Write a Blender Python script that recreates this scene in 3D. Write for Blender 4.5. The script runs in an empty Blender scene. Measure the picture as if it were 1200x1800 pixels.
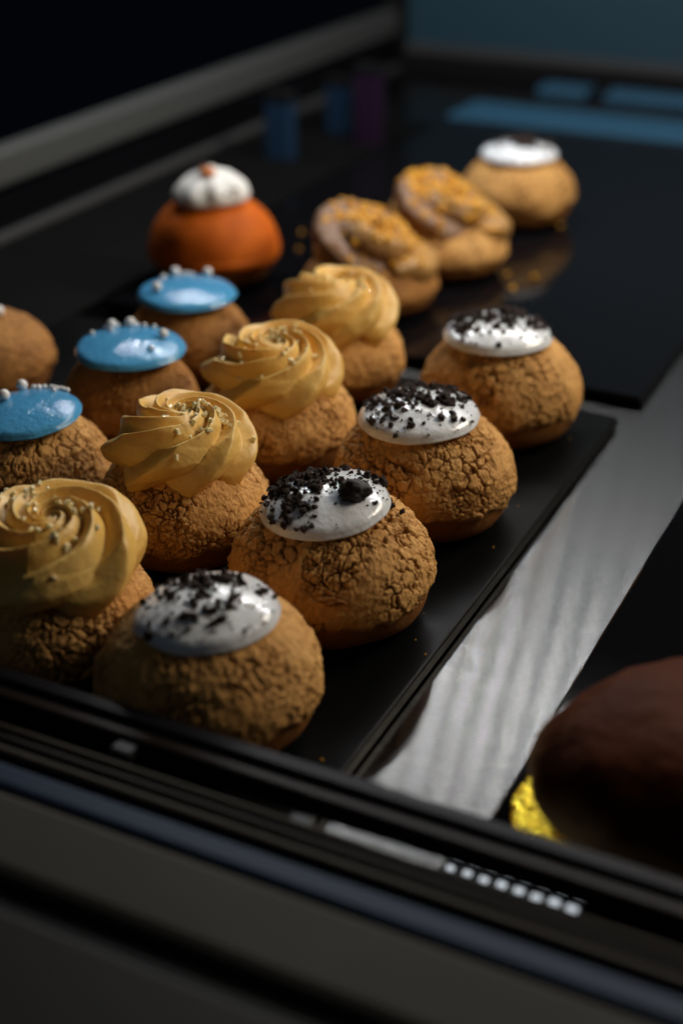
import bpy, bmesh, math, random
import numpy as np
from math import radians as rad, pi
from mathutils import Vector, Matrix
from mathutils.bvhtree import BVHTree

scene = bpy.context.scene
C = scene.collection

# ------------------------------------------------------------------ camera
CAM_H = 0.264
YAW, PITCH = rad(26.2316), rad(28.369)
cam_d = bpy.data.cameras.new('camera')
cam = bpy.data.objects.new('camera', cam_d); C.objects.link(cam)
cam.location = (0, 0, CAM_H)
cam.rotation_euler = (pi/2 - PITCH, 0, YAW)
cam_d.sensor_fit = 'VERTICAL'; cam_d.sensor_height = 36; cam_d.sensor_width = 24; cam_d.lens = 50
cam_d.clip_start = 0.02; cam_d.clip_end = 50
cam_d.dof.use_dof = True; cam_d.dof.focus_distance = 0.488; cam_d.dof.aperture_fstop = 4.8
scene.camera = cam
RV = np.array([math.cos(YAW), math.sin(YAW), 0])      # towards the right of the view, level
FV = np.array([-math.sin(YAW), math.cos(YAW), 0])     # away from the viewer, level

# ------------------------------------------------------------------ world, lamps, exposure
w = bpy.data.worlds.new('World'); scene.world = w; w.use_nodes = True
bg = w.node_tree.nodes['Background']
bg.inputs['Color'].default_value = (0.35, 0.6, 1.0, 1); bg.inputs['Strength'].default_value = 0.002
scene.view_settings.view_transform = 'Standard'; scene.view_settings.look = 'None'
scene.view_settings.exposure = 0.1; scene.view_settings.gamma = 1
scene.cycles.use_denoising = True
scene.cycles.sample_clamp_indirect = 3.0

def area(name, loc, target, sx, sy, power, col):
    d = bpy.data.lights.new(name, 'AREA'); d.shape = 'RECTANGLE'; d.size = sx; d.size_y = sy
    d.energy = power; d.color = col
    o = bpy.data.objects.new(name, d); C.objects.link(o); o.location = loc
    o.rotation_euler = (Vector(target) - Vector(loc)).to_track_quat('-Z', 'Y').to_euler()
    return o

area('case_lamp', (0.16, 0.74, 0.42), (-0.22, 0.45, 0.0), 0.34, 0.16, 2.25, (1.0, 0.87, 0.70))
area('window_light', (-0.45, -0.55, 0.75), (-0.2, 0.4, 0.0), 0.9, 0.6, 0.19, (0.74, 0.86, 1.0))
for i in range(27):                                   # row of small diodes along the top of the case
    d = bpy.data.lights.new('diode', 'POINT'); d.energy = 0.20; d.color = (0.98, 0.985, 1.0)
    d.shadow_soft_size = 0.0035
    o = bpy.data.objects.new('diode', d); C.objects.link(o)
    o.location = (-0.57 + i * 0.0195, 0.80, 0.35)

# ------------------------------------------------------------------ numpy noise
def _hash(ix, iy, iz, s):
    h = (ix.astype(np.int64) * 374761393 + iy.astype(np.int64) * 668265263 + iz.astype(np.int64) * 2147483647 + s * 974634777) & 0xffffffff
    h = ((h ^ (h >> 13)) * 1274126177) & 0xffffffff
    h = ((h ^ (h >> 16)) * 2246822519) & 0xffffffff
    return ((h ^ (h >> 15)) & 0xffffff) / float(0xffffff)

def noise(P, scale, seed=0):
    q = P * scale + 1000.0; i = np.floor(q).astype(np.int64); t = q - i; t = t*t*(3-2*t)
    r = 0
    for dx in (0, 1):
        for dy in (0, 1):
            for dz in (0, 1):
                wgt = (t[:, 0] if dx else 1-t[:, 0]) * (t[:, 1] if dy else 1-t[:, 1]) * (t[:, 2] if dz else 1-t[:, 2])
                r = r + wgt * _hash(i[:, 0]+dx, i[:, 1]+dy, i[:, 2]+dz, seed)
    return r * 2 - 1

def fbm(P, scale, seed=0, o=3):
    r = 0; a = 1.0
    for k in range(o):
        r = r + a * noise(P, scale * 2**k, seed + 17*k); a *= 0.5
    return r / 1.75

def worley(P, scale, seed=0):
    q = P * scale + 1000.0; i = np.floor(q).astype(np.int64)
    f1 = np.full(len(P), 9.0); f2 = f1.copy(); cid = np.zeros(len(P))
    for dx in (-1, 0, 1):
        for dy in (-1, 0, 1):
            for dz in (-1, 0, 1):
                a, b, c = i[:, 0]+dx, i[:, 1]+dy, i[:, 2]+dz
                px = a + _hash(a, b, c, seed+1); py = b + _hash(a, b, c, seed+2); pz = c + _hash(a, b, c, seed+3)
                d = np.sqrt((q[:, 0]-px)**2 + (q[:, 1]-py)**2 + (q[:, 2]-pz)**2)
                m = d < f1
                f2 = np.where(m, f1, np.minimum(f2, d)); f1 = np.where(m, d, f1)
                cid = np.where(m, _hash(a, b, c, seed+9), cid)
    return f1, f2, cid

def sstep(a, b, x):
    t = np.clip((x-a)/(b-a), 0, 1); return t*t*(3-2*t)

# ------------------------------------------------------------------ mesh helpers
def mesh_np(name, V, F4=None, F3=None, smooth=True):
    me = bpy.data.meshes.new(name)
    V = np.asarray(V, dtype=np.float32)
    n4 = 0 if F4 is None else len(F4); n3 = 0 if F3 is None else len(F3)
    me.vertices.add(len(V)); me.vertices.foreach_set('co', V.ravel())
    idx = np.concatenate([np.asarray(F4, dtype=np.int32).ravel() if n4 else np.zeros(0, np.int32),
                          np.asarray(F3, dtype=np.int32).ravel() if n3 else np.zeros(0, np.int32)])
    me.loops.add(len(idx)); me.loops.foreach_set('vertex_index', idx)
    me.polygons.add(n4+n3)
    st = np.concatenate([np.arange(n4)*4, n4*4 + np.arange(n3)*3]).astype(np.int32)
    me.polygons.foreach_set('loop_start', st)
    me.polygons.foreach_set('use_smooth', np.full(n4+n3, smooth))
    me.update(calc_edges=True); me.validate()
    return me

def attr(me, name, vals):
    a = me.attributes.new(name, 'FLOAT', 'POINT'); a.data.foreach_set('value', np.asarray(vals, dtype=np.float32))

def grid_faces(n, m, close_m=True):
    """n rows of m vertices, rows stacked; quads with outward winding"""
    i = np.arange(n-1)[:, None]; j = np.arange(m if close_m else m-1)[None, :]
    j2 = (j+1) % m
    return np.stack([i*m+j, i*m+j2, (i+1)*m+j2, (i+1)*m+j], -1).reshape(-1, 4)

def link(name, me, mat=None, parent=None, loc=(0, 0, 0), rot=(0, 0, 0)):
    o = bpy.data.objects.new(name, me); C.objects.link(o)
    if mat and me is not None and not me.materials: me.materials.append(mat)
    if parent: o.parent = parent
    o.location = loc; o.rotation_euler = rot
    return o

def thing(name, label, cat, loc=(0, 0, 0), group=None, rotz=0):
    o = bpy.data.objects.new(name, None); C.objects.link(o); o.location = loc; o.rotation_euler = (0, 0, rotz)
    o.empty_display_size = 0.01
    o['label'] = label; o['category'] = cat
    if group: o['group'] = group
    return o

def box_mesh(name, x0, x1, y0, y1, z0, z1, bev=0.0006, seg=2):
    bm = bmesh.new(); bmesh.ops.create_cube(bm, size=1)
    for v in bm.verts:
        v.co = ((x0+x1)/2 + v.co.x*(x1-x0), (y0+y1)/2 + v.co.y*(y1-y0), (z0+z1)/2 + v.co.z*(z1-z0))
    if bev: bmesh.ops.bevel(bm, geom=bm.edges[:], offset=bev, segments=seg, affect='EDGES', profile=0.5)
    me = bpy.data.meshes.new(name); bm.to_mesh(me); bm.free()
    return me

def chunk_mesh(name, sub, seed, jit, stretch=(1, 1, 1), smooth=False, sc=1.6):
    bm = bmesh.new(); bmesh.ops.create_icosphere(bm, subdivisions=sub, radius=1)
    V = np.array([v.co[:] for v in bm.verts])
    n = fbm(V, sc, seed, 3)
    r = 1 + jit*n + (0.35*jit*noise(V, sc*4, seed+5))
    V = V * r[:, None] * np.array(stretch)
    for v, c in zip(bm.verts, V): v.co = c
    for f in bm.faces: f.smooth = smooth
    me = bpy.data.meshes.new(name); bm.to_mesh(me); bm.free()
    return me

# ------------------------------------------------------------------ materials
class NT:
    def __init__(s, name):
        s.m = bpy.data.materials.new(name); s.m.use_nodes = True; s.t = s.m.node_tree
        s.p = s.t.nodes['Principled BSDF']
    def n(s, typ, **kw):
        o = s.t.nodes.new(typ)
        for k, v in kw.items():
            if k in o.inputs.keys() if hasattr(o.inputs, 'keys') else False: o.inputs[k].default_value = v
            else: setattr(o, k, v)
        return o
    def l(s, a, b): s.t.links.new(a, b)
    def set(s, **kw):
        for k, v in kw.items():
            k = k.replace('_', ' ')
            s.p.inputs[k].default_value = (*v, 1) if isinstance(v, tuple) and len(v) == 3 and s.p.inputs[k].type == 'RGBA' else v
    def coord(s, sc=(1, 1, 1), rnd=False):
        tc = s.n('ShaderNodeTexCoord'); mp = s.n('ShaderNodeMapping'); mp.inputs['Scale'].default_value = sc
        s.l(tc.outputs['Object'], mp.inputs['Vector'])
        if rnd:
            oi = s.n('ShaderNodeObjectInfo'); s.l(oi.outputs['Random'], mp.inputs['Location'])
        return mp.outputs['Vector']
    def noise(s, vec, scale, detail=3, rough=0.55):
        t = s.n('ShaderNodeTexNoise'); t.inputs['Scale'].default_value = scale; t.inputs['Detail'].default_value = detail
        t.inputs['Roughness'].default_value = rough; s.l(vec, t.inputs['Vector']); return t.outputs['Fac']
    def ramp(s, fac, stops):
        r = s.n('ShaderNodeValToRGB'); e = r.color_ramp.elements
        while len(e) < len(stops): e.new(0.5)
        for k, (pos, c) in enumerate(stops):
            e[k].position = pos; e[k].color = (*c, 1) if len(c) == 3 else c
        s.l(fac, r.inputs['Fac']); return r.outputs['Color']
    def mix(s, fac, a, b, mode='MIX'):
        m = s.n('ShaderNodeMix'); m.data_type = 'RGBA'; m.blend_type = mode
        for v, i in ((fac, 0), (a, 6), (b, 7)):
            if hasattr(v, 'is_linked'): s.l(v, m.inputs[i])
            else: m.inputs[i].default_value = (*v, 1) if isinstance(v, tuple) else v
        return m.outputs[2]
    def attr(s, name):
        a = s.n('ShaderNodeAttribute'); a.attribute_name = name; return a.outputs['Fac']
    def bump(s, h, strength, dist):
        b = s.n('ShaderNodeBump'); b.inputs['Strength'].default_value = strength; b.inputs['Distance'].default_value = dist
        s.l(h, b.inputs['Height']); s.l(b.outputs['Normal'], s.p.inputs['Normal'])
    def color(s, c): s.l(c, s.p.inputs['Base Color'])

def simple(name, col, rough, metal=0.0, spec=0.5, **kw):
    n = NT(name); n.p.inputs['Specular IOR Level'].default_value = spec; n.set(Base_Color=col, Roughness=rough, Metallic=metal, **kw); return n

def m_craquelin(name, top, mid, crack, low):
    n = NT(name); n.set(Roughness=0.72); n.p.inputs['Specular IOR Level'].default_value = 0.3
    v = n.coord(rnd=True)
    big = n.noise(v, 55, 3); fine = n.noise(v, 420, 4, 0.65); grain = n.noise(v, 1500, 3, 0.7)
    c = n.mix(n.ramp(big, [(0.35, (0, 0, 0)), (0.65, (1, 1, 1))]), mid, top)
    c = n.mix(n.ramp(fine, [(0.42, (0, 0, 0)), (0.72, (0.55, 0.55, 0.55))]), c, tuple(min(1, x*1.35) for x in top))
    c = n.mix(n.ramp(n.noise(v, 130, 2), [(0.58, (0, 0, 0)), (0.75, (0.6, 0.6, 0.6))]), c, low)
    c = n.mix(n.ramp(n.attr('plate'), [(0.25, (0, 0, 0)), (0.85, (0.42, 0.42, 0.42))]), c, tuple(min(1, x*1.28) for x in top))
    c = n.mix(n.attr('crack'), crack, c)
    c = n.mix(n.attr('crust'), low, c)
    n.color(c)
    add = n.n('ShaderNodeMath'); add.operation = 'ADD'; n.l(fine, add.inputs[0]); n.l(grain, add.inputs[1])
    n.bump(add.outputs[0], 0.8, 0.0005)
    return n.m
M = {}
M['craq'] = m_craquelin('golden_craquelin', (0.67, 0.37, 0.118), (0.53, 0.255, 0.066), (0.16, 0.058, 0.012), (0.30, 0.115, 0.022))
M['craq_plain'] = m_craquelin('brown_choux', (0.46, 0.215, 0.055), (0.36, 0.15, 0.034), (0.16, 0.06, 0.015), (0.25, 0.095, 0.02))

def m_gloss(name, col, rough, sss, bump=0.12):
    n = NT(name); n.set(Base_Color=col, Roughness=rough)
    n.p.inputs['Subsurface Weight'].default_value = sss; n.p.inputs['Subsurface Radius'].default_value = (0.003, 0.002, 0.0015)
    n.p.inputs['Subsurface Scale'].default_value = 1.0
    v = n.coord(rnd=True)
    n.bump(n.noise(v, 520, 2), bump, 0.0008)
    return n
M['white'] = wm = m_gloss('white_icing', (0.86, 0.90, 0.95), 0.11, 0.15, 0.36).m
wm.node_tree.nodes['Principled BSDF'].inputs['Coat Weight'].default_value = 0.5; wm.node_tree.nodes['Principled BSDF'].inputs['Coat Roughness'].default_value = 0.09
M['blue'] = m_gloss('blue_glaze', (0.085, 0.36, 0.66), 0.10, 0.1, 0.42).m
M['pearl'] = m_gloss('sugar_pearl', (0.93, 0.92, 0.90), 0.3, 0.2, 0.05).m
n = NT('whipped_cream'); n.set(Base_Color=(0.83, 0.82, 0.78), Roughness=0.5); n.p.inputs['Subsurface Weight'].default_value = 0.2
n.p.inputs['Subsurface Radius'].default_value = (0.003, 0.002, 0.0015); n.p.inputs['Subsurface Scale'].default_value = 1.0; M['whip'] = n.m

n = NT('caramel_cream'); n.set(Roughness=0.42); v = n.coord(rnd=True)
n.p.inputs['Subsurface Weight'].default_value = 0.18; n.p.inputs['Subsurface Radius'].default_value = (0.004, 0.002, 0.001); n.p.inputs['Subsurface Scale'].default_value = 1.0
c = n.mix(n.ramp(n.noise(v, 45, 3), [(0.35, (0, 0, 0)), (0.7, (1, 1, 1))]), (0.80, 0.49, 0.115), (0.88, 0.585, 0.175))
c = n.mix(n.ramp(n.noise(v, 500, 2), [(0.70, (0, 0, 0)), (0.76, (0.5, 0.5, 0.5))]), c, (0.36, 0.20, 0.05))
n.color(c); n.bump(n.noise(v, 900, 3), 0.12, 0.0004); M['cream'] = n.m

n = NT('sugar_crystal'); n.set(Base_Color=(1.0, 0.84, 0.52), Roughness=0.10); n.p.inputs['Transmission Weight'].default_value = 0.0; n.p.inputs['Subsurface Weight'].default_value = 0.5; n.p.inputs['Subsurface Radius'].default_value = (0.002, 0.0015, 0.001); n.p.inputs['Subsurface Scale'].default_value = 1.0; n.p.inputs['IOR'].default_value = 1.5; M['crystal'] = n.m
n = NT('dark_cookie'); n.set(Roughness=0.85); v = n.coord(rnd=True)
n.color(n.ramp(n.noise(v, 3, 3), [(0.3, (0.014, 0.008, 0.006)), (0.7, (0.080, 0.043, 0.030))])); n.bump(n.noise(v, 8, 3), 0.6, 0.1); M['crumb'] = n.m
n = NT('cookie_piece_black'); n.set(Roughness=0.6); v = n.coord()
n.color(n.ramp(n.noise(v, 300, 3), [(0.3, (0.006, 0.005, 0.005)), (0.7, (0.018, 0.013, 0.011))])); n.bump(n.noise(v, 900, 4), 0.7, 0.0006); M['chunk'] = n.m
n = NT('golden_nut'); n.set(Roughness=0.5); v = n.coord(rnd=True)
n.color(n.ramp(n.noise(v, 2, 2), [(0.3, (0.58, 0.25, 0.012)), (0.7, (0.86, 0.46, 0.03))])); M['nut'] = n.m
n = NT('orange_velvet'); n.set(Roughness=0.7); v = n.coord()
n.p.inputs['Specular IOR Level'].default_value = 0.25
n.color(n.ramp(n.noise(v, 60, 4), [(0.3, (0.47, 0.085, 0.001)), (0.7, (0.64, 0.135, 0.002))])); n.bump(n.noise(v, 700, 4), 0.35, 0.0005); M['orange'] = n.m
M['candied'] = simple('candied_peel', (0.62, 0.20, 0.05), 0.35).m
n = NT('praline_cream'); n.set(Roughness=0.5); v = n.coord(rnd=True)
c = n.mix(n.attr('lobe'), (0.23, 0.115, 0.052), (0.47, 0.255, 0.072))
c = n.mix(n.ramp(n.noise(v, 90, 3), [(0.4, (0, 0, 0)), (0.75, (0.6, 0.6, 0.6))]), c, (0.27, 0.125, 0.04))
n.color(c); n.bump(n.noise(v, 500, 4), 0.3, 0.0006); M['praline'] = n.m

n = NT('cocoa_glaze'); n.set(Roughness=0.6); n.p.inputs['Specular IOR Level'].default_value = 0.06; v = n.coord()
c = n.ramp(n.noise(v, 40, 4), [(0.3, (0.050, 0.011, 0.002)), (0.7, (0.085, 0.020, 0.004))])
c = n.mix(n.ramp(n.noise(v, 210, 3), [(0.62, (0, 0, 0)), (0.74, (0.5, 0.5, 0.5))]), c, (0.15, 0.065, 0.030))
c = n.mix(n.attr('belt'), c, (0.55, 0.33, 0.14))
n.color(c); n.bump(n.noise(v, 240, 4), 0.35, 0.0015); M['cocoa'] = n.m
n = NT('gold_foil'); n.set(Base_Color=(0.95, 0.70, 0.05), Metallic=1.0, Roughness=0.22); v = n.coord()
n.bump(n.noise(v, 480, 2), 1.0, 0.0014); M['foil'] = n.m

# brushed steel, brush lines along X
n = NT('brushed_steel'); n.set(Metallic=1.0, Roughness=0.34)
n.p.inputs['Anisotropic'].default_value = 1.0; n.p.inputs['Anisotropic Rotation'].default_value = 0.25
tg = n.n('ShaderNodeTangent'); tg.direction_type = 'UV_MAP'; n.l(tg.outputs['Tangent'], n.p.inputs['Tangent'])
v1 = n.coord((9, 1300, 1)); v2 = n.coord((60, 5000, 1)); v3 = n.coord((1, 1, 1))
f1 = n.noise(v1, 1.0, 4, 0.6); f2 = n.noise(v2, 1.0, 2, 0.5)
c = n.ramp(f1, [(0.36, (0.085, 0.086, 0.086)), (0.64, (0.165, 0.163, 0.156))])
st = n.ramp(n.noise(v3, 130, 4, 0.6), [(0.70, (0, 0, 0)), (0.76, (0.35, 0.35, 0.35))])
c = n.mix(st, c, (0.19, 0.17, 0.15)); n.color(c)
mr = n.n('ShaderNodeMapRange'); mr.inputs[3].default_value = 0.195; mr.inputs[4].default_value = 0.21
n.l(f2, mr.inputs[0]); n.l(mr.outputs[0], n.p.inputs['Roughness'])
M['steel'] = n.m
M['scratch'] = simple('scratch_mark', (0.05, 0.05, 0.05), 0.6).m

def m_black(name, col, rough, rvar, scratches, spec, bmp=0.06):
    n = NT(name); n.set(Base_Color=col); n.p.inputs['Specular IOR Level'].default_value = spec; v = n.coord(); v2 = n.coord((60, 900, 1))
    mr = n.n('ShaderNodeMapRange'); mr.inputs[1].default_value = 0.3; mr.inputs[2].default_value = 0.7
    mr.inputs[3].default_value = rough; mr.inputs[4].default_value = rough + rvar
    n.l(n.noise(v, 45, 4), mr.inputs[0]); n.l(mr.outputs[0], n.p.inputs['Roughness'])
    c = n.ramp(n.noise(v, 900, 2), [(0.70, col), (0.76, tuple(x+scratches for x in col))]); n.color(c)
    n.bump(n.noise(v, 500, 3), bmp, 0.0003)
    return n.m
M['slate'] = m_black('black_slate', (0.0035, 0.0037, 0.004), 0.30, 0.12, 0.012, 0.07)
M['gloss'] = m_black('black_gloss', (0.004, 0.004, 0.005), 0.045, 0.03, 0.012, 0.12, 0.015)
M['wall'] = m_black('black_glass', (0.004, 0.004, 0.005), 0.12, 0.1, 0.0, 0.3)
M['liner'] = m_black('dark_liner', (0.005, 0.005, 0.005), 0.5, 0.15, 0.0, 0.06)  # for the sheet added to darken the left floor
M['rail'] = simple('grey_aluminium', (0.060, 0.063, 0.061), 0.55).m  # tone of a dim reflection put into the base colour
M['trim'] = simple('dark_trim', (0.05, 0.05, 0.05), 0.5).m
M['teal'] = simple('teal_panel', (0.012, 0.046, 0.072), 0.6).m
M['front_bar'] = simple('front_bar_grey', (0.010, 0.010, 0.014), 0.5, spec=0.18).m
M['brown'] = simple('brown_gasket', (0.014, 0.010, 0.009), 0.5, spec=0.18).m
M['tan'] = simple('tan_trim', (0.035, 0.029, 0.021), 0.5, spec=0.18).m
M['blk'] = simple('black_rubber', (0.006, 0.006, 0.007), 0.6, spec=0.18).m
M['bluestrip'] = simple('blue_grey_strip', (0.022, 0.036, 0.066), 0.4, spec=0.18).m  # reflected blue on the frame put into the base colour
n = NT('counter_grey'); n.set(Roughness=0.6); n.p.inputs['Specular IOR Level'].default_value = 0.15; v = n.coord()
n.color(n.ramp(n.noise(v, 18, 3), [(0.3, (0.029, 0.028, 0.024)), (0.7, (0.042, 0.041, 0.035))])); M['counter'] = n.m
M['lower'] = simple('lower_panel_grey', (0.014, 0.014, 0.013), 0.5, spec=0.18).m
M['clip'] = simple('metal_clip', (0.04, 0.043, 0.048), 0.4, 0.6).m
M['carton_blue'] = simple('carton_blue', (0.007, 0.028, 0.065), 0.5).m  # blue of a reflection as base colour
M['carton_purple'] = simple('carton_purple', (0.015, 0.003, 0.02), 0.5).m  # purple of a reflection as base colour
n = NT('led_chip'); n.set(Base_Color=(0.9, 0.95, 1.0), Roughness=0.3)
n.p.inputs['Emission Color'].default_value = (0.85, 0.93, 1.0, 1); n.p.inputs['Emission Strength'].default_value = 0.6; M['led'] = n.m  # glow stands in for reflected diodes
M['bluefilm'] = simple('blue_film', (0.033, 0.12, 0.21), 0.45).m  # reflected blue at the back put into the base colour

# ------------------------------------------------------------------ the display case (setting)
case = thing('display_case', 'dark pastry display case with steel tray floor and grey side rail', 'display case')
def part(name, mat, *b, bev=0.0006, parent=case):
    o = link(name, box_mesh(name, *b, bev=bev), mat, parent); return o
def uv_xy(me):
    uv = me.uv_layers.new(name='UVMap')
    for l in me.loops:
        co = me.vertices[l.vertex_index].co; uv.data[l.index].uv = (co.x, co.y)
part('side_liner', M['liner'], -0.5555, -0.4465, 0.20, 1.062, -0.0058, -0.0030)  # dark sheet added over the steel so the left floor stays dark
part('back_liner', M['wall'], -0.5555, 0.42, 1.0625, 1.2515, -0.0058, -0.0035)
tray = link('steel_floor', box_mesh('steel_floor', -0.5625, 0.42, 0.236, 1.25, -0.016, -0.006, bev=0), M['steel'], case); uv_xy(tray.data)
part('left_wall', M['wall'], -0.572, -0.5627, 0.20, 1.26, -0.016, 0.0225)
part('floor_trim', M['trim'], -0.5625, -0.556, 0.20, 1.255, -0.0058, 0.0005)
part('side_rail', M['rail'], -0.578, -0.5615, 0.20, 1.262, 0.0262, 0.0485, bev=0.003)  # dim reflection along the left side, built as a solid bar
part('corner_post', M['blk'], -0.578, -0.553, 1.264, 1.285, -0.016, 0.40)
part('back_sill', M['blk'], -0.5525, 0.42, 1.252, 1.285, -0.016, 0.011)
part('back_panel', M['teal'], -0.5525, 0.42, 1.262, 1.285, 0.0115, 0.40)
part('panel_rail', M['trim'], -0.5525, 0.42, 1.257, 1.2615, 0.0115, 0.020)
ledge = link('back_ledge', box_mesh('back_ledge', -0.44, 0.42, 1.085, 1.150, -0.0030, -0.0010, bev=0.001), M['bluefilm'], case)  # blue reflection on the back ledge, built as a coloured slab
for x0, x1 in ((-0.405, -0.362), (-0.345, -0.24)):
    part('blue_plate', M['bluefilm'], x0, x1, 1.205, 1.235, -0.0030, 0.002)  # blue reflections at the back, built as small solid plates

# front of the case: a stack of rails running along X
front = thing('case_front_frame', 'dark blurred front frame of the case with thin trim lines and blue grey strip', 'frame', (0, 0.241, 0))
def fpart(name, mat, x0, x1, y0, y1, z0, z1, bev=0.0008):
    return link(name, box_mesh(name, x0, x1, y0-0.236, y1-0.236, z0, z1, bev=bev), mat, front)
XL, XR = -0.56, 0.42
FZ = 0.0255                                            # height of the frame's top above the boards
fpart('glass_bar', M['front_bar'], XL, XR, 0.2568, 0.2620, FZ-0.010, FZ)
fpart('bar_groove', M['blk'], XL, XR, 0.2545, 0.2566, FZ-0.010, FZ-0.0015)
fpart('brown_gasket', M['brown'], XL, XR, 0.2505, 0.2543, FZ-0.008, FZ-0.0008)
for k, (y0, y1) in enumerate(((0.2384, 0.2404), (0.2350, 0.2372), (0.2313, 0.2337))):
    fpart('trim_line', M['tan'] if k != 1 else M['brown'], XL, XR, y0, y1, FZ-0.0050, FZ-0.0005-0.0006*k)
fpart('trim_bed', M['blk'], XL, XR, 0.2285, 0.2406, FZ-0.0090, FZ-0.0052)
fpart('blue_strip', M['bluestrip'], XL, XR, 0.2190, 0.2271, FZ-0.0060, FZ-0.001, bev=0.0015)  # bluish reflection along the frame, built as a coloured band
fpart('counter_panel', M['counter'], XL, XR, 0.1930, 0.2186, FZ-0.012, FZ-0.0015, bev=0.003)
fpart('panel_groove', M['blk'], XL, XR, 0.1842, 0.1928, FZ-0.012, FZ-0.0055)
fpart('lower_panel', M['lower'], XL, XR, 0.1100, 0.1840, FZ-0.014, FZ-0.0020, bev=0.002)
fpart('front_skirt', M['blk'], XL, XR, 0.2300, 0.2400, -0.016, FZ-0.0092)
for x, y in ((-0.1903, 0.2470), (-0.1332, 0.2415)):
    fpart('metal_clip', M['clip'], x-0.0032, x+0.0032, y-0.0024, y+0.0024, FZ-0.0050, FZ-0.0015)
led_refl = thing('led_strip', 'short strip of white lit diodes in the front slot beside the steel', 'light strip', (-0.0842, 0.2722, 0.0016))  # mirror images of diodes, built as small glowing chips
link('strip_base', box_mesh('strip_base', -0.0195, 0.0195, -0.0036, 0.0026, -0.0012, -0.0004, bev=0.0002), M['blk'], led_refl)
cm = box_mesh('led_chip', -0.0016, 0.0016, -0.0010, 0.0010, -0.0003, 0.0004, bev=0.0003); cm.materials.append(M['led'])
for k in range(8):
    q = link('led_chip', cm, None, led_refl, (-0.0168 + k*0.0048, -0.0020 + 0.0002*math.sin(k*2.3), 0), (0, 0, 0.12*math.sin(k*1.7)))
    q.scale = (0.62 + 0.05*k, 0.7 + 0.05*k, 1)
cm2 = box_mesh('led_lens', -0.0014, 0.0014, -0.0006, 0.0006, -0.0003, 0.0003, bev=0.0002); cm2.materials.append(M['led'])
for k in range(8): link('led_chip', cm2, None, led_refl, (-0.0160 + k*0.0048, 0.0012, 0))  # upper row: mirror image of the row below, also glowing

# boards
def board(label, mat, x0, x1, y0, y1, z0, z1):
    t = thing('serving_board', label, 'board', ((x0+x1)/2, (y0+y1)/2, z0), 'black serving boards')
    hx, hy = (x1-x0)/2, (y1-y0)/2
    link('slab', box_mesh('slab', -hx, hx, -hy, hy, 0, z1-z0, bev=0.0009, seg=2), mat, t)
    return t
board('matt black board under the crackled buns in front', M['slate'], -0.442, -0.1452, 0.2668, 0.5735, -0.0055, 0.0)
board('glossy black board under the orange bun and the nut topped pastries', M['gloss'], -0.437, -0.1420, 0.598, 1.058, -0.0055, 0.0)
board('black board at the right under the cocoa brown bun', M['gloss'], -0.0995, 0.30, 0.2668, 0.90, -0.0055, 0.0)

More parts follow.
